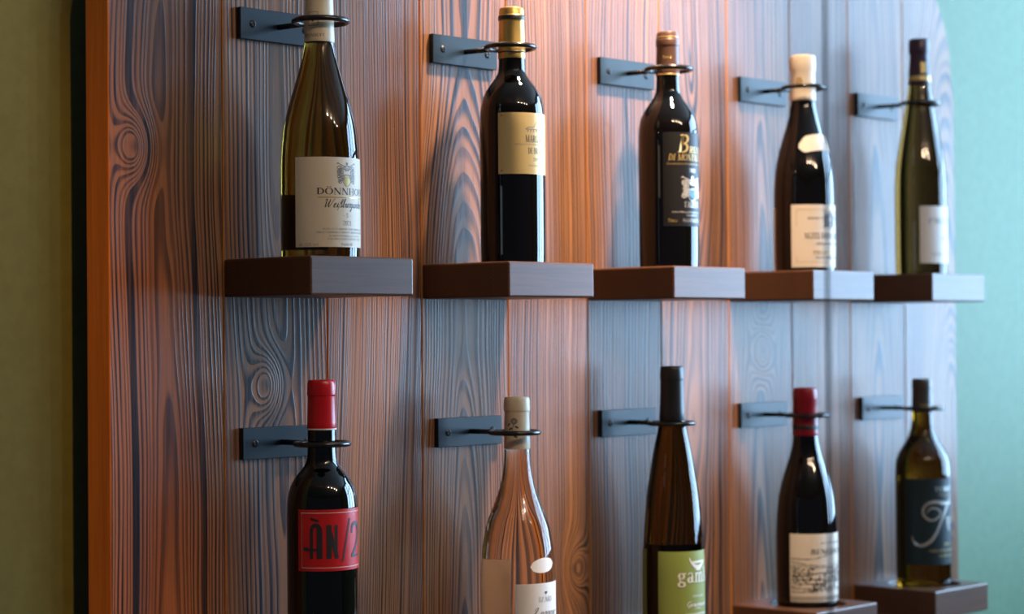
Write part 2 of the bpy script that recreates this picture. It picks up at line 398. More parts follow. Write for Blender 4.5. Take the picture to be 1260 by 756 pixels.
# ------------------------------------------------------------------ lettering
def cr(pts, n=6, closed=False):
    """Catmull-Rom through points of any dimension"""
    out = []; m = len(pts)
    for i in range(m if closed else m-1):
        if closed: p = [pts[(i+k) % m] for k in (-1, 0, 1, 2)]
        else: p = [pts[max(i-1, 0)], pts[i], pts[i+1], pts[min(i+2, m-1)]]
        for j in range(n):
            t = j/n
            out.append(tuple(0.5*((2*q1)+(-q0+q2)*t+(2*q0-5*q1+4*q2-q3)*t*t+(-q0+3*q1-3*q2+q3)*t**3) for q0, q1, q2, q3 in zip(*p)))
    if not closed: out.append(tuple(pts[-1]))
    return out
class Flat:
    """flat outlines in the label's own plane (u along the paper, v up), wrapped later"""
    def __init__(s): s.v = []; s.f = []
    def poly(s, pts):
        o = len(s.v); s.v += [tuple(p) for p in pts]; s.f.append(tuple(range(o, o+len(pts))))
    def rect(s, u0, v0, u1, v1, n=None):
        n = n or max(1, int(abs(u1-u0)/0.004))
        for i in range(n):
            a = u0+(u1-u0)*i/n; b_ = u0+(u1-u0)*(i+1)/n; s.poly([(a, v0), (b_, v0), (b_, v1), (a, v1)])
    def stroke(s, pts, wd, closed=False):
        """pts (u,v) or (u,v,w); ribbon of width wd (times w)"""
        m = len(pts); L = []; Rr = []
        for i in range(m):
            p0 = pts[i-1] if (i or closed) else pts[0]; p1 = pts[(i+1) % m] if (i < m-1 or closed) else pts[-1]
            tx, ty = p1[0]-p0[0], p1[1]-p0[1]; l = math.hypot(tx, ty) or 1
            h = wd*0.5*(pts[i][2] if len(pts[i]) > 2 else 1)
            L.append((pts[i][0]-ty/l*h, pts[i][1]+tx/l*h)); Rr.append((pts[i][0]+ty/l*h, pts[i][1]-tx/l*h))
        for i in range(m if closed else m-1):
            j = (i+1) % m; s.poly([L[i], Rr[i], Rr[j], L[j]])
    def disc(s, u, v, ru, rv, n=14, rot=0.0):
        c, q = math.cos(rot), math.sin(rot)
        s.poly([(u+ru*math.cos(t)*c-rv*math.sin(t)*q, v+ru*math.cos(t)*q+rv*math.sin(t)*c) for t in [2*math.pi*k/n for k in range(n)]])
    def put(s, other, ox, oy, sx, sy, shear=0.0):
        o = len(s.v); s.v += [(ox+sx*(x+shear*y), oy+sy*y) for x, y in other.v]; s.f += [tuple(i+o for i in f) for f in other.f]
TH, TN = 0.17, 0.055
def G(w_, *ops):
    f = Flat()
    for op in ops:
        k = op[0]
        if k == 'V':                                   # thick (or thin) stem with serifs: x, y0, y1, width, serif bottom, serif top
            _, x, y0, y1, t, sb, st = op
            f.poly([(x-t/2, y0), (x+t/2, y0), (x+t/2, y1), (x-t/2, y1)])
            e = t/2+0.09
            if sb: f.poly([(x-e, y0), (x+e, y0), (x+e, y0+0.05), (x-e, y0+0.05)])
            if st: f.poly([(x-e, y1-0.05), (x+e, y1-0.05), (x+e, y1), (x-e, y1)])
        elif k == 'L': f.stroke([(op[1], op[2]), (op[3], op[4])], op[5])
        elif k == 'A':                                 # arc: cx cy rx ry a0 a1
            _, cx, cy, rx, ry, a0, a1 = op
            n = 14; pts = []
            for j in range(n+1):
                a = math.radians(a0+(a1-a0)*j/n); pts.append((cx+rx*math.cos(a), cy+ry*math.sin(a), (TN+(TH-TN)*abs(math.cos(a))**1.3)))
            f.stroke(pts, 1.0)
        elif k == 'C': f.stroke(cr(op[1], 6), op[2])
        elif k == 'D': f.disc(op[1], op[2], op[3], op[3])
    return f, w_
SER = {
 'I': G(.40, ('V', .20, 0, 1, TH, 1, 1)),
 'D': G(.86, ('V', .18, 0, 1, TH, 1, 1), ('A', .24, .5, .50, .475, -90, 90)),
 'O': G(.90, ('A', .45, .5, .37, .475, 0, 360)),
 'N': G(.92, ('V', .15, 0, 1, TN, 1, 1), ('V', .78, 0, 1, TN, 0, 1), ('L', .15, 1, .78, 0, TH)),
 'H': G(.92, ('V', .18, 0, 1, TH, 1, 1), ('V', .74, 0, 1, TH, 1, 1), ('L', .18, .5, .74, .5, TN)),
 'F': G(.70, ('V', .18, 0, 1, TH, 1, 1), ('L', .18, .975, .62, .975, TN), ('L', .18, .5, .48, .5, TN), ('L', .61, .98, .61, .76, TN), ('L', .48, .62, .48, .38, TN)),
 'E': G(.74, ('V', .18, 0, 1, TH, 1, 1), ('L', .18, .975, .62, .975, TN), ('L', .18, .5, .48, .5, TN), ('L', .18, .025, .65, .025, TN), ('L', .61, .98, .61, .76, TN), ('L', .64, 0, .64, .26, TN), ('L', .48, .62, .48, .38, TN)),
 'L': G(.70, ('V', .18, 0, 1, TH, 1, 1), ('L', .18, .025, .62, .025, TN), ('L', .61, 0, .61, .28, TN)),
 'M': G(1.10, ('V', .15, 0, 1, TN, 1, 1), ('V', .92, 0, 1, TH, 1, 1), ('L', .17, 1, .50, 0, TH), ('L', .50, 0, .88, 1, TN)),
 'A': G(.86, ('L', .12, 0, .42, 1, TN), ('L', .42, 1, .74, 0, TH), ('L', .22, .34, .62, .34, TN), ('L', .0, .025, .26, .025, .05), ('L', .58, .025, .88, .025, .05)),
 'R': G(.86, ('V', .18, 0, 1, TH, 1, 1), ('A', .30, .735, .33, .24, -90, 90), ('L', .36, .5, .74, 0, TH), ('L', .66, .025, .86, .025, .05)),
 'B': G(.80, ('V', .18, 0, 1, TH, 1, 1), ('A', .30, .745, .29, .23, -90, 90), ('A', .30, .265, .35, .24, -90, 90)),
 'P': G(.74, ('V', .18, 0, 1, TH, 1, 1), ('A', .30, .715, .32, .26, -90, 90)),
 'G': G(.92, ('A', .47, .5, .38, .475, 40, 320), ('V', .76, .02, .45, TH, 0, 1)),
 'C': G(.84, ('A', .47, .5, .38, .475, 45, 315), ('L', .74, .95, .74, .70, TN)),
 'U': G(.90, ('V', .17, .3, 1, TH, 0, 1), ('V', .74, .3, 1, TN, 0, 1), ('A', .455, .32, .285, .30, 180, 360)),
 'X': G(.88, ('L', .14, 1, .74, 0, TH), ('L', .74, 1, .12, 0, TN), ('L', .0, .975, .3, .975, .05), ('L', .58, .025, .88, .025, .05), ('L', .0, .025, .24, .025, .05), ('L', .62, .975, .86, .975, .05)),
 'T': G(.80, ('V', .40, 0, 1, TH, 1, 0), ('L', .04, .975, .76, .975, TN), ('L', .06, .98, .06, .72, TN), ('L', .74, .98, .74, .72, TN)),
 'S': G(.66, ('C', [(.56, .78), (.46, .95), (.24, .95), (.12, .77), (.22, .60), (.44, .44), (.54, .24), (.42, .05), (.2, .05), (.08, .24)], .12)),
 'Z': G(.78, ('L', .08, .975, .68, .975, TN), ('L', .66, .96, .10, .04, TH), ('L', .06, .025, .70, .025, TN), ('L', .10, .98, .10, .76, TN), ('L', .68, 0, .68, .26, TN)),
 'V': G(.86, ('L', .10, 1, .44, 0, TH), ('L', .44, 0, .76, 1, TN), ('L', .0, .975, .26, .975, .05), ('L', .62, .975, .9, .975, .05)),
 '2': G(.62, ('C', [(.08, .74), (.14, .92), (.32, .97), (.48, .86), (.48, .66), (.3, .38), (.08, .06)], .10), ('L', .06, .04, .56, .04, .09)),
 '0': G(.62, ('A', .31, .5, .23, .475, 0, 360)),
 '1': G(.42, ('V', .22, 0, 1, .12, 1, 0), ('L', .06, .84, .22, .97, TN)),
 '7': G(.6, ('L', .06, .95, .56, .95, .09), ('L', .54, .95, .22, 0, .11)),
 '8': G(.62, ('A', .31, .74, .19, .22, 0, 360), ('A', .31, .26, .23, .24, 0, 360)),
 '9': G(.62, ('A', .31, .68, .22, .29, 0, 360), ('C', [(.52, .66), (.5, .3), (.36, .06), (.16, .04)], .08)),
 '-': G(.44, ('L', .08, .42, .36, .42, .07)),
 '/': G(.5, ('L', .05, -.05, .45, 1.05, .07)),
 ' ': G(.40),
 'g': G(.60, ('A', .26, .46, .17, .19, 0, 360), ('A', .27, -.10, .21, .15, 0, 360), ('C', [(.16, .29), (.12, .18), (.22, .10), (.42, .04)], .09), ('L', .40, .60, .54, .66, .07), ('D', .54, .62, .05)),
 'a': G(.58, ('V', .42, .04, .46, .13, 0, 0), ('C', [(.42, .44), (.40, .60), (.28, .65), (.14, .60), (.12, .52)], .075), ('A', .25, .18, .14, .165, 0, 360), ('L', .40, .03, .56, .05, .06)),
 'm': G(.96, ('V', .15, 0, .64, .13, 1, 0), ('V', .46, 0, .46, .13, 1, 0), ('V', .78, 0, .46, .13, 1, 0), ('C', [(.18, .48), (.28, .62), (.40, .62), (.46, .46)], .09), ('C', [(.49, .48), (.60, .62), (.72, .62), (.78, .46)], .09), ('L', .04, .62, .16, .62, .05)),
 'l': G(.34, ('V', .16, 0, 1, .13, 1, 0), ('L', .04, .975, .16, .975, .05)),
}
UML = {'Ö': 'O', 'Ü': 'U', 'À': 'A'}
def serif(text, shear=0.0, track=0.04):
    """a line of serif lettering, cap height 1, starting at 0; returns Flat, width"""
    f = Flat(); x = 0.0
    for ch in text:
        sc_ = 1.0; base = ch
        if ch in UML:
            base = UML[ch]
        g, w_ = SER[base]
        f.put(g, x, 0, sc_, sc_)
        if ch in 'ÖÜ': f.disc(x+w_*.33, 1.17, .07, .07); f.disc(x+w_*.67, 1.17, .07, .07)
        x += w_+track
    out = Flat(); out.put(f, 0, 0, 1, 1, shear)
    return out, x-track
CUR = {  # single-stroke cursive, x-height 0.5, (width, [strokes])
 'W': (1.15, [[(.0, .8), (.12, .98), (.22, .9), (.2, .5), (.22, .0), (.45, .45), (.62, .95), (.56, .5), (.6, .0), (.85, .45), (1.05, .95), (1.2, 1.0)]]),
 'L': (.85, [[(.18, .62), (.22, .85), (.36, 1.02), (.46, .92), (.38, .6), (.28, .3), (.16, .06), (.02, -.02), (-.04, .06), (.06, .1), (.3, .0), (.6, -.04), (.8, .1)]]),
 'G': (.8, [[(.65, .85), (.5, 1.0), (.2, .85), (.08, .4), (.2, .05), (.45, .1), (.62, .45), (.6, .0), (.4, -.35), (.8, .1)]]),
 'T': (.8, [[(.0, .85), (.2, 1.0), (.5, .92), (.85, 1.0)], [(.5, .92), (.35, .3), (.2, .0), (.0, .05)]]),
 'e': (.42, [[(.0, .08), (.2, .26), (.3, .42), (.2, .5), (.08, .32), (.1, .06), (.24, .0), (.42, .1)]]),
 'i': (.28, [[(.0, .1), (.14, .5), (.1, .12), (.16, .0), (.28, .1)], [(.18, .68), (.2, .74)]]),
 's': (.36, [[(.0, .1), (.18, .5), (.26, .2), (.16, .0), (.04, .06), (.36, .1)]]),
 'ß': (.5, [[(-.06, -.4), (.1, .3), (.22, .9), (.36, .95), (.36, .7), (.2, .52), (.36, .4), (.36, .1), (.2, .0), (.5, .1)]]),
 'b': (.42, [[(.0, .1), (.2, .7), (.24, 1.0), (.14, .95), (.08, .4), (.12, .02), (.26, .06), (.3, .35), (.24, .44), (.42, .38)]]),
 'u': (.46, [[(.0, .1), (.12, .5), (.08, .12), (.14, .0), (.28, .2), (.34, .5), (.32, .1), (.38, .0), (.46, .1)]]),
 'r': (.36, [[(.0, .1), (.12, .55), (.16, .45), (.28, .46), (.22, .1), (.26, .0), (.36, .1)]]),
 'g': (.42, [[(.28, .44), (.14, .5), (.06, .2), (.14, .02), (.26, .2), (.32, .48), (.26, .0), (.14, -.45), (.02, -.35), (.2, -.1), (.42, .1)]]),
 'n': (.48, [[(.0, .1), (.1, .48), (.06, .0), (.16, .36), (.28, .5), (.32, .4), (.3, .08), (.36, .0), (.48, .1)]]),
 'd': (.44, [[(.28, .44), (.14, .5), (.06, .2), (.14, .02), (.26, .2), (.4, 1.0), (.3, .2), (.34, .0), (.44, .1)]]),
 'a': (.44, [[(.28, .44), (.14, .5), (.06, .2), (.14, .02), (.26, .2), (.32, .48), (.29, .1), (.34, .0), (.44, .1)]]),
 'o': (.4, [[(.2, .5), (.06, .3), (.08, .05), (.2, .0), (.3, .2), (.26, .46), (.2, .5), (.4, .4)]]),
}
def cursive(text, wd=0.06, shear=0.28):
    f = Flat(); x = 0.0
    for ch in text:
        w_, st = CUR[ch]
        for s_ in st:
            p = cr([(x+a+shear*b_, b_) for a, b_ in s_], 5)
            q = []
            for i, (a, b_) in enumerate(p):
                d = p[min(i+1, len(p)-1)][1]-p[max(i-1, 0)][1]
                q.append((a, b_, 1.5 if d < -0.01 else 0.75))
            f.stroke(q, wd)
        x += w_
    return f, x
_txt = {}
def sans(text, shear=0.0):
    """small print from the built-in font, cap height about 1"""
    key = (text, shear)
    if key in _txt: return _txt[key]
    cu = bpy.data.curves.new('small_print', 'FONT'); cu.body = text; cu.resolution_u = 1; cu.fill_mode = 'FRONT'; cu.shear = shear
    o = bpy.data.objects.new('small_print', cu); COL.objects.link(o)
    bpy.context.view_layer.update()
    me = bpy.data.meshes.new_from_object(o.evaluated_get(bpy.context.evaluated_depsgraph_get()))
    f = Flat(); f.v = [(v.co.x/0.72, v.co.y/0.72) for v in me.vertices]; f.f = [tuple(p.vertices) for p in me.polygons]
    wd = max([v[0] for v in f.v] or [0])
    bpy.data.objects.remove(o); bpy.data.curves.remove(cu); bpy.data.meshes.remove(me)
    _txt[key] = (f, wd)
    return f, wd

# ------------------------------------------------------------------ bottles
class Bottle:
    """a wine bottle whose outline was measured as (image row, half width) pairs around its upright axis"""
    def __init__(s, label, k, upper, ax, prof, cap, gmat, capmat, caplabel=None, fill=None, group='wine bottles on the wall panel'):
        s.Y = -SD/2; zs = ZU if upper else ZL
        s.X = x_at(s.Y, zs+0.15, ax); s.zb = zs-REC_D+0.0003
        s.mpp = depth(s.X, s.Y, zs+0.15)/FPX; s.ax = ax
        s.root = tag(empty('wine_bottle', (s.X, s.Y, s.zb)), label, 'bottle', group)
        s.az = math.atan2(s.X-CAM.x, s.Y-CAM.y)
        pr = [(s.z(v), h*s.mpp) for v, h in prof]
        pr.sort()
        s.R = pr[0][1]
        # foot, then measured outline
        zz = [(max(0.006, pr[0][0]), s.R)]+[q for q in pr if q[0] > 0.02]
        sm = cr(zz, 6)
        sm = [q for i, q in enumerate(sm) if i == 0 or q[0] > sm[i-1][0]-1e-9]
        s.outline = sm
        foot = [(0.0, 0.012), (s.R*0.55, 0.006), (s.R-0.006, 0.0), (s.R-0.002, 0.0012), (s.R-0.0004, 0.0035)]
        prof_m = foot+[(r, z) for z, r in sm]
        prof_m.append((0.0, sm[-1][0]+0.0005))
        b = MB(); b.lathe(prof_m, 72)
        gm = gmat
        if fill is not None:
            gm = gmat+'_filled'; MT[gm] = glass(gm, fill[1], 1.36, s.z(fill[0]))
        s.body = b.build('glass_body', gm, s.root)
        # capsule
        cp = [(h*s.mpp+0.0003, s.z(v)) for v, h in cap]
        cp = [(max(0.001, cp[0][0]-0.0006), cp[0][1])]+cp+[(0.0, cp[-1][1]+0.0002)]
        s.cap_prof = cp
        b = MB(); b.lathe(cp, 56); s.cap = b.build('capsule', capmat, s.root)
        if caplabel: s.cap['label'] = caplabel
        md = s.cap.modifiers.new('soft', 'BEVEL'); md.width = 0.0004; md.segments = 2; md.limit_method = 'ANGLE'; md.angle_limit = math.radians(25)
    def z(s, v): return z_at(s.X, s.Y, v)-s.zb
    def rad(s, z):
        o = s.outline
        for a, b_ in zip(o, o[1:]):
            if a[0] <= z <= b_[0]: return a[1]+(b_[1]-a[1])*(z-a[0])/max(1e-9, b_[0]-a[0])
        return o[0][1] if z < o[0][0] else o[-1][1]
    def crad(s, z):
        c = s.cap_prof[1:]
        best = None
        for (r0, z0), (r1, z1) in zip(c, c[1:]):
            if min(z0, z1)-1e-9 <= z <= max(z0, z1)+1e-9 and abs(z1-z0) > 1e-6:
                r = r0+(r1-r0)*(z-z0)/(z1-z0); best = r if best is None else max(best, r)
        return best if best is not None else c[0][0]
    def phi(s, px, half=None):
        """angle round the bottle (0 = square to the wall) of an image column"""
        return math.asin(max(-1, min(1, (px-s.ax)/(half or s.R/s.mpp))))-s.az
    def wrap(s, name, fl, m, parent, lift, on_cap=False, centre=0.0):
        # cut the flat outlines into narrow upright strips so that they follow the curve
        bm = bmesh.new(); bv = [bm.verts.new((u, v, 0)) for u, v in fl.v]
        for fc in fl.f:
            try: bm.faces.new([bv[i] for i in fc])
            except ValueError: pass
        us = [u for u, v in fl.v]; st = 0.0022 if not on_cap else 0.0012; k0, k1 = int(math.floor(min(us)/st)), int(math.ceil(max(us)/st))
        if name not in ('front_label', 'back_label'):
            for k in range(k0, k1+1):
                bmesh.ops.bisect_plane(bm, geom=bm.verts[:]+bm.edges[:]+bm.faces[:], plane_co=(k*st+1e-5, 0, 0), plane_no=(1, 0, 0), dist=1e-7)
        bm.verts.index_update()
        flv = [(q.co.x, q.co.y) for q in bm.verts]; flf = [tuple(q.index for q in fc.verts) for fc in bm.faces]; bm.free()
        vs = []
        for u, v in flv:
            r = (s.crad(v) if on_cap else s.rad(v))
            a = u/(s.R if not on_cap else r)+centre; r += lift
            vs.append((r*math.sin(a), -r*math.cos(a), v))
        b = MB(); b.add(vs, flf, 0, True)
        return b.build(name, m, parent, weld=True)
    def label(s, name, v0, v1, half, m, lift=0.0004, centre=0.0, nz=14, text=None):
        """rectangular paper label between image rows, half angle in radians"""
        z1, z0 = s.z(v0), s.z(v1); n = 64; fl = Flat()
        for j in range(nz):
            for i in range(n):
                a = s.R*half*(2*i/n-1); b_ = s.R*half*(2*(i+1)/n-1); p, q = z0+(z1-z0)*j/nz, z0+(z1-z0)*(j+1)/nz
                fl.poly([(a, p), (b_, p), (b_, q), (a, q)])
        o = s.wrap(name, fl, m, s.root, lift, centre=centre)
        if text: o['label'] = text
        return o
    def line(s, fl, kind, text, v0, v1, u_left=None, width=None, u_start=None, shear=0.0, wd=0.06, left_px=None, on=None):
        """put a line of writing on Flat fl: cap height spans rows v0..v1; centred on the label (u=0) unless u_start is given"""
        g, w_ = {'serif': lambda: serif(text, shear), 'cursive': lambda: cursive(text, wd), 'sans': lambda: sans(text, shear)}[kind]()
        z1, z0 = s.z(v0), s.z(v1); hh = z1-z0
        if left_px is not None:
            ul = s.R*s.phi(left_px)
            if u_start is True: u0 = ul; sx = width/w_ if width else hh
            else: u0 = ul; sx = -2*ul/w_
        else:
            sx = (width/w_) if width else hh; u0 = -w_*sx/2 if u_start is None else u_start
        fl.put(g, u0, z0, sx, hh)
    def band(s, v0, v1, m, name='capsule_band', lift=0.0004, cap=True):
        z0, z1 = s.z(v1), s.z(v0); f = s.crad if cap else s.rad; k = 4
        zs_ = [z0+(z1-z0)*i/k for i in range(k+1)]
        b = MB(); b.lathe([(f(z0), z0)]+[(f(z)+lift, z) for z in zs_]+[(f(z1), z1)], 56)
        return b.build(name, m, s.cap if cap else s.root)

def frame_rect(fl, u0, v0, u1, v1, t):
    fl.rect(u0, v0, u1, v0+t); fl.rect(u0, v1-t, u1, v1); fl.rect(u0, v0+t, u0+t, v1-t, 1); fl.rect(u1-t, v0+t, u1, v1-t, 1)
def crest(fl, cx, cz, w_, h, seed):
    """a heraldic crest: shield, scrolled mantling, helmet and crossed plume"""
    rnd = random.Random(seed)
    P = lambda x, y: (cx+w_*x, cz+h*y)
    for k in (1.0, .72): fl.stroke([P(.21*k*x, -.06+k*(y-.02)) for x, y in cr([(-1, .02), (1, .02), (.95, -.26), (0, -.44), (-.95, -.26)], 4, True)], w_*.028, True)
    fl.stroke([P(-.18, -.16), P(.18, -.16)], w_*.03); fl.stroke([P(0, -.08), P(0, -.44)], w_*.03)
    for k in range(6): fl.disc(*P(-.10+.20*(k % 2), -.12-.09*(k//2)), w_*.035, h*.022, 8)
    for sgn in (-1, 1):
        for k in range(9):
            y = .26-.075*k; r = rnd.random()
            p = cr([(sgn*.17, y), (sgn*(.27+.10*r), y+.07), (sgn*(.40+.08*r), y+.015), (sgn*(.35+.05*r), y-.05), (sgn*(.27+.03*r), y-.01), (sgn*.31, y+.02)], 4)
            fl.stroke([P(a, b_)+(.5+1.1*rnd.random(),) for a, b_ in p], w_*.036)
        fl.stroke([P(sgn*.06, .30), P(sgn*.48, .46)], w_*.035); fl.stroke([P(sgn*.40, .48), P(sgn*.50, .42)], w_*.04)
        fl.stroke([P(*q) for q in cr([(sgn*.04, .16), (sgn*.15, .22), (sgn*.15, .30), (0, .36)], 4)], w_*.04)
    for k in range(4): fl.stroke([P(-.11, .14+.04*k), P(.11, .14+.04*k)], w_*.022)
    fl.disc(*P(0, .44), w_*.06, h*.06)
rnd = random.Random(4)

def cap_text(B, kind, text, v0, v1, mm, name='lettering', width=None, centre_px=None, shear=0.0):
    fl = Flat(); g, w_ = serif(text, shear) if kind == 'serif' else sans(text, shear)
    z0, z1 = B.z(v1), B.z(v0); sx = width/w_ if width else (z1-z0)
    r = B.crad((z0+z1)/2); ph = math.asin(max(-1, min(1, (centre_px-B.ax)*B.mpp/r)))-B.az
    fl.put(g, -w_*sx/2, z0, sx, z1-z0)
    return B.wrap(name, fl, mm, B.cap, 0.00014, True, ph)

# --- upper row, first: pale label with crest
B = Bottle('olive glass bottle with cream crest label reading DÖNNHOFF', 0, True, 393.7,
  [(318, 48), (300, 48.4), (250, 48.4), (210, 48.3), (190, 47.6), (172, 46), (159, 44.6), (145, 42), (132, 38.8), (119, 35), (106, 31), (92, 27), (79, 23.4), (66, 20.4), (53, 18.3), (30, 17.2), (-12, 16.2)],
  [(53, 18.4), (47, 18.3), (20, 17.4), (0, 16.8), (-2, 17.8), (-13, 17.6), (-15, 16.4)], 'olive_glass', 'cream_cap', 'cream capsule')
half = -B.phi(364.0)
L = B.label('front_label', 197, 306, half, 'cream', text='cream paper label')
f = Flat(); B.line(f, 'serif', 'DÖNNHOFF', 234.5, 242.5, left_px=389); B.line(f, 'cursive', 'Weißburgunder', 248, 258, left_px=397, wd=.075)
B.wrap('lettering', f, 'ink', L, .00052)
f = Flat(); B.line(f, 'serif', '- S -', 265, 270); B.line(f, 'serif', '2021', 274, 279.5)
for t, a, lp in (('PRODUCT OF GERMANY  ERZEUGERABFÜLLUNG', 283, 396), ('WEINGUT HERMANN DÖNNHOFF OBERHAUSEN AN DER NAHE', 287, 388), ('QUALITÄTSWEIN ALC 12% VOL', 291.3, 403), ('CONTAINS SULPHITES ENTHÄLT SULFITE', 295, 401)):
    B.line(f, 'sans', t, a, a+2.4, left_px=lp)
B.line(f, 'sans', 'NAHE', 301, 304.3, width=0.016)
B.line(f, 'sans', 'alc 12% vol', 301, 304.5, left_px=368, u_start=True, width=0.021)
B.wrap('lettering', f, 'greyink', L, .00052)
f = Flat(); crest(f, 0.0, (B.z(203)+B.z(232))/2, 0.026, B.z(203)-B.z(232), 2); B.wrap('crest', f, 'greyink', L, .00052)
f = Flat(); f.rect(-0.033, B.z(246.6), 0.033, B.z(245.2)); f.disc(0, B.z(226), .004, .005); B.wrap('gold_rule', f, 'goldink', L, .00056)
B.label('back_label', 238, 306, 0.80, 'cream', centre=math.pi)
cap_text(B, 'serif', 'DÖNNHOFF', 43.5, 47.5, 'greyink', width=0.026, centre_px=386)
f = Flat(); r_ = B.crad(B.z(26)); zc = B.z(26)
for a, b_ in ((-.0024, .002), (0, .002), (.0024, .002), (-.0012, .0002), (.0012, .0002), (0, -.0016)): f.disc(a, zc+b_, .0012, .001)
frame_rect(f, -.006, zc-.007, .006, zc+.008, .0004)
B.wrap('grape_emblem', f, 'ink', B.cap, 0.00014, True, math.asin(-8/18)-B.az)

# --- upper row, second: gold label Bordeaux bottle
B = Bottle('dark wine bottle with gold capsule and gold label reading MARGAUX', 1, True, 630.5,
  [(325, 39.6), (300, 40), (240, 40), (180, 40), (155, 40), (143, 39.6), (133, 38.8), (127, 37.6), (120, 35.6), (113, 32.4), (106.5, 28.2), (100.5, 23.6), (95, 19.8), (90, 17.4), (85, 16.6), (73, 16.0), (50, 15.2), (14, 14.5)],
  [(73, 16.5), (66, 16.4), (27, 15.3), (26, 15.9), (20, 15.9), (19, 15.2), (13, 15.0), (10.5, 14.2), (9.8, 12.5)], 'dark_glass', 'gold', 'gold foil capsule')
B.band(25.6, 20.2, 'black_cap'); B.band(66, 64.4, 'black_cap')
half = -B.phi(613.6)
L = B.label('front_label', 142.4, 217, half, 'gold_paper', text='pale gold paper label')
f = Flat(); B.line(f, 'serif', 'MARGAUX', 170, 178.3, left_px=646); B.line(f, 'serif', 'DE BRANE', 185, 192.3, left_px=649)
B.wrap('lettering', f, 'blueink', L, .00052)
f = Flat(); B.line(f, 'sans', 'APPELLATION MARGAUX CONTROLEE', 180, 182, left_px=633); B.line(f, 'serif', '2019', 197, 201, width=.012)
B.line(f, 'sans', 'GRAND VIN DE BORDEAUX', 205.5, 207.5, left_px=649)
zc = B.z(163); k_ = B.mpp*1.0
for a in (-13, -9, -5, 0, 5, 9, 13): f.rect((a-.7)*k_, zc-3*k_, (a+.7)*k_, zc, 1)
f.stroke([(-16*k_, zc+.6*k_), (-13*k_, zc+3*k_), (-5*k_, zc+3*k_), (-4*k_, zc+4*k_), (0, zc+10*k_), (4*k_, zc+4*k_), (5*k_, zc+3*k_), (13*k_, zc+3*k_), (16*k_, zc+.6*k_)], .9*k_)
f.rect(-16*k_, zc, 16*k_, zc+.9*k_)
B.wrap('chateau_drawing', f, 'greyink', L, .00052)
f = Flat(); hu = B.R*half; frame_rect(f, -hu+.0045, B.z(213.4), hu-.0045, B.z(146), .0004); B.wrap('border', f, 'goldink', L, .00049)
for sg in (-1, 1):
    for zc in (B.z(145.8), B.z(213)):
        f = Flat(); f.poly([(sg*(hu-.0045)-.0014, zc+.0012), (sg*(hu-.0045)-.0014, zc-.0012), (sg*(hu-.0045)+.0014, zc)])
        B.wrap('corner_mark', f, 'redink', L, .00056)
B.label('back_label', 150, 215, 0.7, 'gold_paper', centre=math.pi)

# --- upper row, third: black label
B = Bottle('dark wine bottle with brown capsule and black label in gold letters', 2, True, 822.5,
  [(330, 36.3), (300, 36.8), (240, 36.8), (190, 36.8), (168, 36.7), (157, 36), (147, 34.0), (139, 30.4), (131, 25.2), (125, 20.9), (118, 16.7), (111, 14.8), (94, 14.2), (70, 13.6), (44, 12.8)],
  [(94, 14.4), (88, 14.3), (58, 13.6), (57, 14.2), (49.5, 14.2), (48.8, 13.5), (43, 13.1), (40.5, 12.4), (39.6, 10.5)], 'dark_glass', 'brown_cap', 'brown capsule')
B.band(47.2, 46.2, 'goldink'); B.band(93.4, 92.2, 'goldink')
half = -B.phi(815.8)
L = B.label('front_label', 166, 280.3, half, 'black_paper', text='black paper label with gold print')
f = Flat(); B.line(f, 'serif', 'B', 169, 191, left_px=833, u_start=True, width=.016, shear=.22); 
B.line(f, 'serif', 'RUNELLO', 183, 191, left_px=847, u_start=True, width=.048, shear=.16)
B.line(f, 'serif', 'DI MONTALCINO', 192.5, 200.3, left_px=822, shear=.22)
B.line(f, 'sans', 'Denominazione di Origine Controllata e Garantita', 203, 205.4, left_px=820.5)
B.wrap('lettering', f, 'goldink', L, .00052)
f = Flat(); B.line(f, 'sans', '750ml e', 271, 275.5, left_px=821, u_start=True, width=.012); B.wrap('lettering', f, 'goldink', L, .00052)
f = Flat(); B.line(f, 'serif', '2018', 210, 214.6, width=.011); B.line(f, 'serif', 'TALENTI', 250.3, 257.3, left_px=840, shear=.15)
B.line(f, 'sans', 'IMBOTTIGLIATO ALL ORIGINE DA', 262, 264.3, left_px=826); B.line(f, 'sans', 'MONTALCINO ITALIA', 266, 268.3, left_px=843); B.line(f, 'sans', 'PRODOTTO IN ITALIA', 271, 275.5, left_px=839)
crest(f, 0, (B.z(219)+B.z(249))/2, .036, B.z(219)-B.z(249), 5); B.wrap('lettering', f, 'silverink', L, .00052)
f = Flat(); zc = B.z(241); f.poly([(-.005, zc+.005), (-.005, zc-.003), (0, zc-.0065), (.005, zc-.003), (.005, zc+.005)]); B.wrap('shield', f, 'blue_shield', L, .0006)
cap_text(B, 'sans', 'Talenti', 70, 73.5, 'goldink', width=.012, centre_px=822)

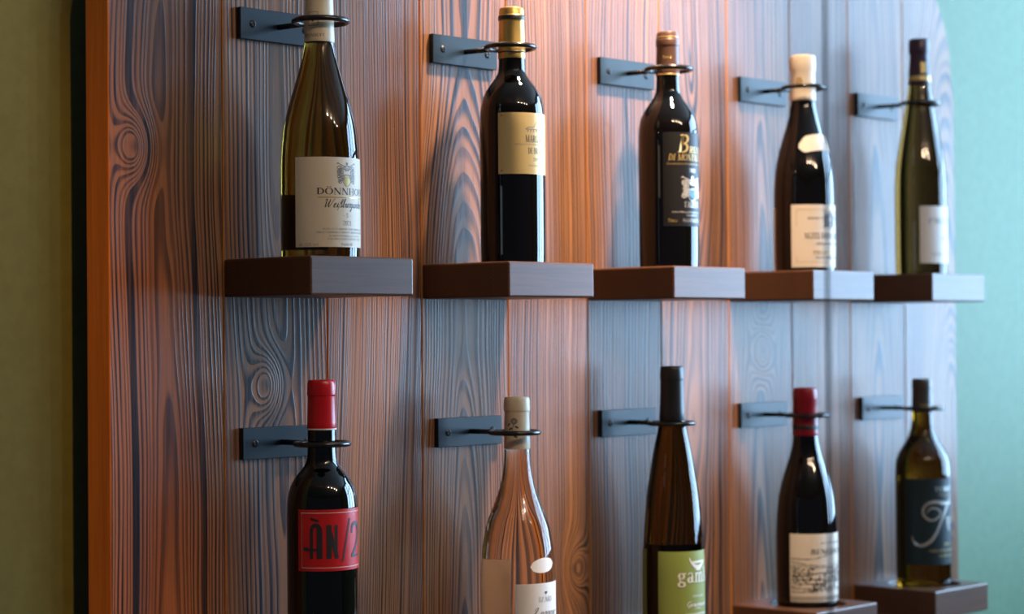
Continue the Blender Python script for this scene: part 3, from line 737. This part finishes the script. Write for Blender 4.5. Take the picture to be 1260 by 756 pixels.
# --- upper row, fourth: burgundy bottle with neck label
B = Bottle('dark sloping-shouldered bottle with ivory capsule, neck label and NUITS label', 3, True, 989,
  [(335, 36.8), (310, 37.2), (260, 37.2), (238, 37), (218, 36), (206, 34.4), (195.5, 32.4), (187, 30.4), (179, 28.2), (165, 24.0), (151, 19.8), (138, 16.7), (126, 14.9), (100, 14.2), (75, 13.4)],
  [(124.5, 15.1), (118, 14.9), (89, 14.4), (86.5, 15.3), (74, 15.2), (70, 14.8), (68.6, 13.2)], 'dark_glass', 'white_cap', 'ivory capsule with gold emblem')
half = -B.phi(973.5)
L = B.label('front_label', 254, 330, half, 'warmwhite', text='ivory paper label with fine frame')
hu = B.R*half
f = Flat(); frame_rect(f, -hu+.007, B.z(324), hu-.007, B.z(260), .0006); B.wrap('border', f, 'goldink', L, .00049)
f = Flat(); B.line(f, 'serif', 'NUITS-SAINT-GEORGES', 288.5, 295.5, left_px=989); B.line(f, 'sans', 'GRAND VIN DE BOURGOGNE', 269, 272, left_px=992)
B.line(f, 'sans', 'APPELLATION CONTROLEE', 300, 303, left_px=1003); B.line(f, 'sans', 'MIS EN BOUTEILLE AU DOMAINE', 317, 320, left_px=1002)
crest(f, 0, (B.z(261)+B.z(284))/2, .022, B.z(261)-B.z(284), 8); B.wrap('lettering', f, 'blueink', L, .0007)
f = Flat(); B.line(f, 'serif', 'PREMIER CRU', 310, 314.5, left_px=999); B.wrap('lettering', f, 'goldink', L, .0007)
B.label('back_label', 257, 334, 0.97, 'warmwhite', centre=math.pi)
# neck label follows the slope
fl = Flat(); n = 24; h2 = 1.15
for i in range(n):
    qs = []
    for t in (i/n, (i+1)/n):
        a = (2*t-1)*h2; e = 1-abs(2*t-1)
        dz = -.006*abs(2*t-1)**2+.004
        pt = min(1.0, e/0.20); mid = B.z(178)+dz; hh = .0115*(0.25+0.75*pt)
        qs.append((a*B.R, mid-hh-.003, mid+hh-.003))
    (u0, a0, b0), (u1, a1, b1) = qs
    for j in range(4):
        c0, c1 = j/4, (j+1)/4
        fl.poly([(u0, a0+(b0-a0)*c0), (u1, a1+(b1-a1)*c0), (u1, a1+(b1-a1)*c1), (u0, a0+(b0-a0)*c1)])
NL = B.wrap('neck_label', fl, 'warmwhite', B.root, .0006)
f = Flat(); 
for sg in (-1, 1): f.rect(-.020, B.z(178)+sg*.0065, .020, B.z(178)+sg*.0065+.0005)
B.line(f, 'sans', 'DOMAINE', 177, 180, width=.02); B.wrap('lettering', f, 'paleink', NL, .00072)
f = Flat(); zc = B.z(102)
for k in range(6):
    a = math.pi*k/3; f.disc(.0035*math.cos(a), zc+.0045*math.sin(a), .0021, .0021)
f.disc(0, zc, .0016, .0016); B.wrap('emblem', f, 'goldink', B.cap, .00014, True, math.asin(-5/15)-B.az)

# --- upper row, fifth: slender bottle
B = Bottle('slender brown bottle with navy and gold capsule and small white label', 4, True, 1132.5,
  [(339, 31.2), (310, 31.6), (270, 31.6), (240, 31.6), (220, 31), (205, 30), (190, 27.8), (178, 25.8), (165, 23.4), (150, 20.6), (137, 18.3), (120, 15.7), (105, 13.6), (80, 11.6), (54, 10.8)],
  [(105, 13.7), (95, 13.0), (67, 11.5), (66, 12.6), (52, 12.6), (49.5, 11.8), (48.3, 10)], 'amber_glass', 'navy_cap', 'navy capsule with gold band')
B.band(101, 94.5, 'goldink')
f = Flat(); zc = B.z(84.5); f.rect(-.0045, zc-.008, .0045, zc+.008, 3); B.wrap('capsule_seal', f, 'goldink', B.cap, .00014, True, math.asin(.42)-B.az)
half = -B.phi(1131.2)
L = B.label('front_label', 255.5, 325, half, 'white', text='white paper label')
f = Flat(); B.line(f, 'serif', 'PRINZ', 270, 277, left_px=1139); B.line(f, 'sans', 'RIESLING TROCKEN', 312, 315.5, left_px=1144); B.line(f, 'serif', 'VDP', 292, 300, width=.012) if False else None
for k in range(6): f.disc((k % 3-1)*.003, B.z(296)+(k//3)*.003, .0014, .0014)
B.wrap('lettering', f, 'paleink', L, .0007)

# --- lower row, first: red label
B = Bottle('black wine bottle with red capsule and square red label reading ÀN/2', 0, False, 396.8,
  [(844, 43), (800, 43.6), (720, 43.6), (650, 43.6), (624, 43.4), (616, 42.7), (608, 41.6), (598, 38.6), (591.5, 35.4), (586, 32), (580.5, 27.4), (574.5, 22.6), (568, 19.4), (561, 18), (549, 17.4), (530, 17.2), (500, 16.4), (472, 15.6)],
  [(528.3, 17.7), (520, 17.5), (487.5, 16.6), (486.4, 17.4), (474, 17.2), (470, 16.6), (467.6, 15.2)], 'dark_glass', 'red_cap', 'glossy red capsule')
B.band(529, 527.2, 'whiteink')
half = -B.phi(368.5)
L = B.label('front_label', 624.0, 698.6, half, 'red', text='square red paper label')
hu = B.R*half
f = Flat(); frame_rect(f, -hu+.004, B.z(695), hu-.004, B.z(627.6), .0009); B.wrap('border', f, 'pinkink', L, .00049)
f = Flat(); z1 = B.z(641.5); z0 = B.z(683.5); H = z1-z0
def U(px): return B.R*B.phi(px)
aL, aR = U(384), U(393.5); tk = .0040
def leg(x, w_, a, b_): f.rect(x-w_/2, z0+H*a, x+w_/2, z0+H*b_, 1)
leg(aL, tk*.85, 0, .80); leg(aR, tk*1.5, 0, .80)
f.stroke([((aL+aR)/2-(aR-aL)/2*math.cos(t), z0+H*.80+H*.17*math.sin(t), .85+.6*(t/math.pi)) for t in [math.pi*k/12 for k in range(13)]], tk)
f.rect(aL-.006, z0+H*.22, aR, z0+H*.22+.0028); f.rect(aL-.0085, z0+H*.24, aL-.004, z0+H*.24+.0035, 1)
f.stroke([(aL-.001, z0+H*1.16), (aR-.001, z0+H*1.09)], .0026)
n0, n1 = U(404.5), U(413); leg(n0, tk*1.35, 0, .97); leg(n1, tk*.8, 0, .97)
f.stroke([(n0-.001, z0+H*.97), (n1+.001, z0)], tk*1.1)
f.stroke([(U(420.5), z0-H*.10), (U(429.0), z0+H*1.14)], .0019)
t0 = U(431.5); t1 = U(438.6); tw = t1-t0
f.stroke(cr([(t0, z0+H*.70, .5), (t0+tw*.08, z0+H*.90, .8), (t0+tw*.4, z0+H*.98, 1), (t0+tw*.8, z0+H*.90, 1.2), (t0+tw*.95, z0+H*.66, 1.2), (t0+tw*.6, z0+H*.34, 1), (t0, z0+.001, .8)], 6), .0042)
f.rect(t0, z0, t1, z0+.0024)
B.wrap('lettering', f, 'ink', L, .0008)
B.label('back_label', 640, 700, 0.55, 'red', centre=math.pi)

# --- lower row, second: rose
B = Bottle('clear bottle of rosé wine with cream rose-printed capsule', 1, False, 637,
  [(803, 45.2), (780, 45.8), (740, 45.8), (710, 45.6), (693, 45), (676.5, 43.8), (668, 42.7), (659.5, 41.3), (647, 38.8), (638, 36), (630, 32.8), (618, 28.2), (605.5, 23.6), (597, 21.2), (588.6, 19.2), (580, 17.7), (571.6, 16.7), (555, 15.6), (530, 15.0), (494, 14.2)],
  [(552.6, 15.9), (540, 15.7), (506.5, 15.1), (505.6, 15.9), (493, 15.7), (490, 15.0), (488.4, 13.6)], 'clear_glass', 'cream_cap', 'cream capsule with a small rose drawing', fill=(557, (0.98, 0.77, 0.58)))
half = -B.phi(633.2)
L = B.label('front_label', 714.0, 792, half, 'white', text='white paper label with script')
f = Flat(); B.line(f, 'cursive', 'Larrose', 743.5, 754, left_px=652, wd=.07); B.wrap('lettering', f, 'greyink', L, .0007)
f = Flat(); B.line(f, 'serif', 'IZARI', 730.5, 736.5, left_px=661.5); B.wrap('lettering', f, 'paleink', L, .0007)
f = Flat(); zc = B.z(726); f.poly([(-.0022, zc+.001), (0, zc-.0018), (.0022, zc+.001), (.0012, zc+.002), (0, zc+.001), (-.0012, zc+.002)]); B.wrap('heart_mark', f, 'blueink', L, .0007)
fl = Flat(); zc = B.z(692.5); u0 = B.R*B.phi(668.0); n = 36
ru, rv = .0185, .0086
for i in range(12):
    a, c_ = -1+2*i/12, -1+2*(i+1)/12
    ha, hc = math.sqrt(max(0, 1-a*a)), math.sqrt(max(0, 1-c_*c_))
    sl = .0012
    fl.poly([(u0+ru*a, zc-rv*ha+sl*a), (u0+ru*c_, zc-rv*hc+sl*c_), (u0+ru*c_, zc+rv*hc+sl*c_), (u0+ru*a, zc+rv*ha+sl*a)])
st = B.wrap('oval_sticker', fl, 'white', B.root, .0006); st['label'] = 'white oval sticker'
B.label('back_label', 693.5, 792, 0.62, 'white', centre=math.pi-0.1)
f = Flat(); zc = B.z(518)
for k in range(3): f.stroke(cr([(.0038*math.cos(t)*(1-.3*k), zc+.0034*math.sin(t)*(1-.3*k)) for t in [2*math.pi*j/8+k for j in range(8)]], 3, True), .0006, True)
f.stroke(cr([(.0, zc-.003), (-.002, zc-.010), (.0005, zc-.019)], 5), .0007)
for a, b_, rr in ((-.0045, -.009, .5), (.0032, -.007, -.5), (-.004, -.015, .4), (.002, -.018, -.6), (-.0065, -.004, .9)): f.disc(a, zc+b_, .0026, .0011, 8, rr)
B.wrap('rose_drawing', f, 'ink', B.cap, .00014, True, math.asin(-3.5/15.5)-B.az)

# --- lower row, third: tall green bottle
B = Bottle('tall slender olive bottle with black capsule and green label reading gamla', 2, False, 828,
  [(770, 37.4), (745, 37.9), (700, 37.8), (676, 37.2), (659.5, 36.2), (638, 34.7), (617, 33), (600, 31), (588, 29), (567, 25.6), (553, 23), (541.6, 20.6), (523.6, 16.8), (510, 15.2), (480, 13.8), (455, 12.6)],
  [(517.5, 15.7), (505, 15.1), (468, 14.0), (467, 14.5), (455, 14.0), (452, 13.4), (450.6, 12.2)], 'moss_glass', 'black_cap', 'matt black capsule')
half = -B.phi(809.8)
L = B.label('front_label', 675.5, 766, half, 'green_paper', text='olive green paper label')
f = Flat(); B.line(f, 'serif', 'gamla', 695.5, 713.5, left_px=833.0); zc = B.z(690)
f.stroke(cr([(-.0135, zc+.007, .6), (-.012, zc+.002, 1), (-.006, zc-.0035, 2), (.001, zc-.006, 2.6), (.008, zc-.003, 2), (.014, zc+.002, 1.2)], 6), .0022)
f.stroke([(-.010, zc+.001), (.012, zc+.0015)], .0028); f.rect(-.004, zc-.0095, .005, zc-.0065)
B.line(f, 'sans', 'GALILEE', 728.5, 731.5, left_px=850); B.line(f, 'cursive', 'Gerurreuner', 736.5, 742.5, left_px=843, wd=.09); B.line(f, 'serif', '2021', 743.5, 746.2, left_px=853.5)
f.rect(-.020, B.z(752.4), .020, B.z(751.3)); B.line(f, 'sans', 'PRODUCED AND BOTTLED', 753.5, 756.5, left_px=842)
B.wrap('lettering', f, 'whiteink', L, .0007)
B.label('back_label', 674, 766, 1.22, 'green_paper', centre=math.pi)

# --- lower row, fourth: burgundy bottle with landscape label
B = Bottle('black sloping-shouldered bottle with crimson capsule and vineyard engraving label', 3, False, 992,
  [(742, 37), (710, 37.6), (670, 37.6), (655, 37.4), (641.6, 36.8), (630, 36), (619, 35), (610, 33.9), (600, 31.8), (590.5, 29.4), (580.6, 26.4), (570, 23), (561, 20), (549, 17), (537.5, 15.2), (510, 14), (483, 13)],
  [(536, 15.3), (530, 15.1), (494, 14.1), (493, 14.5), (482, 14.3), (479, 13.7), (477, 12.4)], 'dark_glass', 'crimson_cap', 'crimson capsule')
B.band(528.5, 523, 'ink'); cap_text(B, 'sans', 'BENEDICT', 524.2, 527.4, 'whiteink', width=.034, centre_px=992)
cap_text(B, 'serif', 'M', 502, 506, 'ink', width=.005, centre_px=985)
half = -B.phi(972.2)
L = B.label('front_label', 654, 736.8, half, 'warmwhite', text='ivory label with grey vineyard engraving')
hu = B.R*half
f = Flat(); B.line(f, 'serif', 'BENEDICTVS', 672.5, 678.5, left_px=996.5, shear=.1); B.line(f, 'sans', 'DOMAINE', 664, 666.2, left_px=1009); B.wrap('lettering', f, 'ink', L, .0007)
f = Flat(); r2 = random.Random(11); za, zb_ = B.z(684), B.z(728); hgt = za-zb_
for k in range(9):                                     # ridge and field lines
    zz = za-hgt*(.02+.11*k); ph_ = r2.random()*6
    f.stroke([(hu*(-.97+1.94*t), zz+.0016*math.sin(ph_+9*t)*(1 if k else 1.6)-(.008 if k == 0 else .002)*t*(1-t)*4*(1 if k % 2 else -.6), .4+1.2*r2.random()) for t in [j/40 for j in range(41)]], .0007)
for k in range(620):                                   # shrubs, vines and trees as short pen strokes
    t = r2.random(); u_ = hu*(-.95+1.9*t); q = r2.random(); zz = za-hgt*(.25+.7*q)
    if abs(math.sin(7*t+.5+2*q)) < .34+.2*math.sin(9*q): continue
    l_ = .0012+.0026*r2.random()*(.5+q); an = 1.1+.9*r2.random()
    f.stroke([(u_, zz, .5), (u_+l_*.5*math.cos(an)+.0004, zz+l_*.5*math.sin(an), 1.2), (u_+l_*math.cos(an), zz+l_*math.sin(an), .4)], .0012)
for k in range(26):                                    # border of small loops
    u_ = -hu*.95+hu*1.9*k/25; f.stroke([(u_+.0018*math.cos(t), B.z(732.5)+.0028*math.sin(t)) for t in [2*math.pi*j/8 for j in range(8)]], .0008, True)
B.wrap('engraving', f, 'engraveink', L, .0007)

# --- lower row, fifth: slate label
B = Bottle('short olive bottle with grey capsule and slate label with a swash T', 4, False, 1135.5,
  [(717.6, 33.3), (690, 33.7), (640, 33.7), (600, 33.7), (582, 33.7), (572, 33.2), (566, 32.3), (560.5, 30.6), (555, 28), (550, 25), (544.4, 21.3), (539, 18.2), (533, 15.6), (525, 13.7), (508, 12.5), (490, 11.9), (470, 11)],
  [(507, 12.6), (500, 12.3), (479, 11.7), (478, 12.2), (469.5, 12.0), (467.4, 11.4), (466, 10)], 'yellow_glass', 'grey_cap', 'dark grey capsule')
cap_text(B, 'sans', 'TERRA', 497, 500.5, 'goldink', width=.016, centre_px=1139)
half = -B.phi(1113.8)
L = B.label('front_label', 587.5, 692, half, 'slate_paper', text='slate paper label with silver swash')
zt, zb_ = B.z(616), B.z(669)
f = Flat()
def Q(px, v): return (B.R*B.phi(px), B.z(v))
f.stroke(cr([Q(1122.5, 657)+(.3,), Q(1124.5, 664)+(1,), Q(1133, 668.5)+(1.6,), Q(1144, 663)+(1.8,), Q(1151, 653)+(1.6,), Q(1157, 638)+(1.5,), Q(1163, 622)+(1.5,), Q(1167, 609)+(.5,)], 7), .0026)
f.stroke(cr([Q(1140, 629)+(.6,), Q(1144, 623.5)+(1,), Q(1152, 624)+(1.2,), Q(1156, 629.5)+(1.3,), Q(1151, 636)+(1.2,), Q(1143.5, 637.5)+(1.3,), Q(1136.5, 632)+(1.5,), Q(1135.8, 624)+(1.5,), Q(1141, 617.5)+(1.6,), Q(1150, 615.5)+(2,), Q(1160, 617.5)+(2,), Q(1168, 617.5)+(1.2,)], 7), .0023)
for k, (a, b_) in enumerate(((1163.6, 636), (1166.2, 636.5), (1164.2, 640.5), (1166.5, 641), (1164.6, 645), (1165.6, 649.5))): u_, v_ = Q(a, b_); f.disc(u_, v_, .0034, .0024)
B.line(f, 'serif', 'TERRAS', 597, 603, left_px=1148.5); B.wrap('swash', f, 'silverink', L, .0007)
f = Flat(); B.line(f, 'serif', '2021', 665.5, 669, left_px=1159); B.line(f, 'sans', 'GRAN RESERVA', 673, 676.5, left_px=1141.5); B.line(f, 'sans', 'CHARDONNAY', 679.5, 683, left_px=1153); 
B.wrap('lettering', f, 'goldink', L, .00052); f = Flat(); B.line(f, 'sans', 'VINO DE AUTOR', 606, 608, left_px=1153)
B.wrap('lettering', f, 'goldink', L, .0007)

# ------------------------------------------------------------------ shelves in place (hole under each bottle)
bottles = [o for o in COL.objects if o.name.startswith('wine_bottle')]
def bottle_at(k, upper):
    return min(bottles, key=lambda o: abs(o.location.x-(SX0+(2*k+.5)*S))+3*abs(o.location.z-(ZU if upper else ZL)))
HOLD = {True: ['cream crest label bottle', 'gold label bottle', 'black label bottle', 'ivory neck label bottle', 'slender brown bottle'],
        False: ['red label bottle', 'rosé bottle', 'green label bottle', 'vineyard engraving bottle', 'slate label bottle']}
for up in (True, False):
    for k in range(5):
        x = SX0+2*k*S; bo = bottle_at(k, up)
        o = make_shelf(x, ZU if up else ZL, bo.location.x-x, bo.location.y)
        tag(o, 'thick brown walnut block shelf under the '+HOLD[up][k], 'shelf', 'block shelves')

# ------------------------------------------------------------------ neck brackets
RING = {True: [394.7, 628, 823, 989, 1131.5], False: [396.4, 633.3, 826, 993, 1136]}
PLATE = {True: [291.2, 528, 734, 906.8, 1051], False: [294.3, 534.3, 735.9, 907.4, 1056.7]}
ZB = {True: Z0+2.2748*S-.0172, False: Z0-0.8021*S-.0172}
PWD = 0.738*S; PHT = 0.0344; PT = 0.0066
def plate_mesh():
    b = MB(); b.box((-PWD/2, -PT, -PHT/2), (PWD/2, 0, PHT/2)); return b
for up in (True, False):
    for k in range(5):
        zc = ZB[up]
        xc = x_at(0, zc+PHT/2, PLATE[up][k])+PWD/2
        xr = x_at(-SD/2, zc, RING[up][k]); yr = -SD/2
        root = tag(empty('neck_bracket', (xc, 0, zc)), 'black steel wall bracket with ring around the neck of the '+HOLD[up][k], 'bracket', 'bottle neck brackets')
        plate_mesh().build('plate', 'steel', root, bevel=.00056)
        RO = .0287; RW = .0030
        d = Vector((xr-xc, yr, 0)); dn = d.normalized()
        b = MB(); b.tube([(0, -PT+.0005, 0), tuple(dn*(d.length-RO+.001))], .0031)
        b.build('arm', 'ringsteel', root)
        b = MB(); b.tube([(d.x+RO*math.cos(2*math.pi*j/56), d.y+RO*math.sin(2*math.pi*j/56), 0) for j in range(56)], RW, 14, True)
        b.build('ring', 'ringsteel', root)
        for sg in (-1, 1):
            n = 24; r = .0043; t = .0005; q = .66*r; y0 = -PT-.0002; y1 = -PT-.0013
            ring_ = lambda rad, y: [(rad*math.cos(2*math.pi*j/n), y, rad*math.sin(2*math.pi*j/n)) for j in range(n)]
            b = MB()                                   # countersunk head: sloping rim, then four raised quarters around a cross slot
            b.add(ring_(r, -PT+.0005)+ring_(r, y0-.0002)+ring_(q, y1), [(j, (j+1) % n, n+(j+1) % n, n+j) for j in range(n)]+[(n+j, n+(j+1) % n, 2*n+(j+1) % n, 2*n+j) for j in range(n)], 0, False)
            a0 = math.asin(t/q)
            for k in range(4):
                cs, sn = [(1, 0), (0, 1), (-1, 0), (0, -1)][k]
                pl = [(t, t)]+[(q*math.cos(a0+(math.pi/2-2*a0)*j/5), q*math.sin(a0+(math.pi/2-2*a0)*j/5)) for j in range(6)]
                pl = [(x*cs-z*sn, x*sn+z*cs) for x, z in pl]; m = len(pl)
                b.add([(x, y1, z) for x, z in pl]+[(x, y0, z) for x, z in pl], [tuple(range(m))]+[(j, (j+1) % m, m+(j+1) % m, m+j) for j in range(m)])
            so = b.build('screw', 'screw', root, (sg*PWD*.345, 0, 0))
            b = MB(); b.add(ring_(q, y0), [tuple(range(n))]); b.build('screw_slot', 'screw', so)

# ------------------------------------------------------------------ thin cable hanging in front of the fourth bottles
D = 1.50
ct = CAM+Fv*D+Rv*((1018.5-630)/FPX*D); cx, cy = ct.x, ct.y
b = MB(); b.tube([(0, 0, 0.0), (0, 0, -(CEIL-0.75)/2), (0, 0, -(CEIL-0.75))], .0014, 10)
root = tag(empty('hanging_cable', (cx, cy, CEIL)), 'thin dark cable hanging straight down in front of the NUITS bottle', 'cable')
b.build('cord', 'cable', root)
b = MB(); b.lathe([(0, 0), (.03, 0), (.03, -.02), (.004, -.03), (0, -.03)], 24); b.build('ceiling_cup', 'frame', root)
b = MB(); b.lathe([(0, 0), (.006, -.004), (.009, -.03), (.006, -.05), (0, -.052)], 20, c=(0, 0, -(CEIL-0.75)+.002)); b.build('weight', 'frame', root)
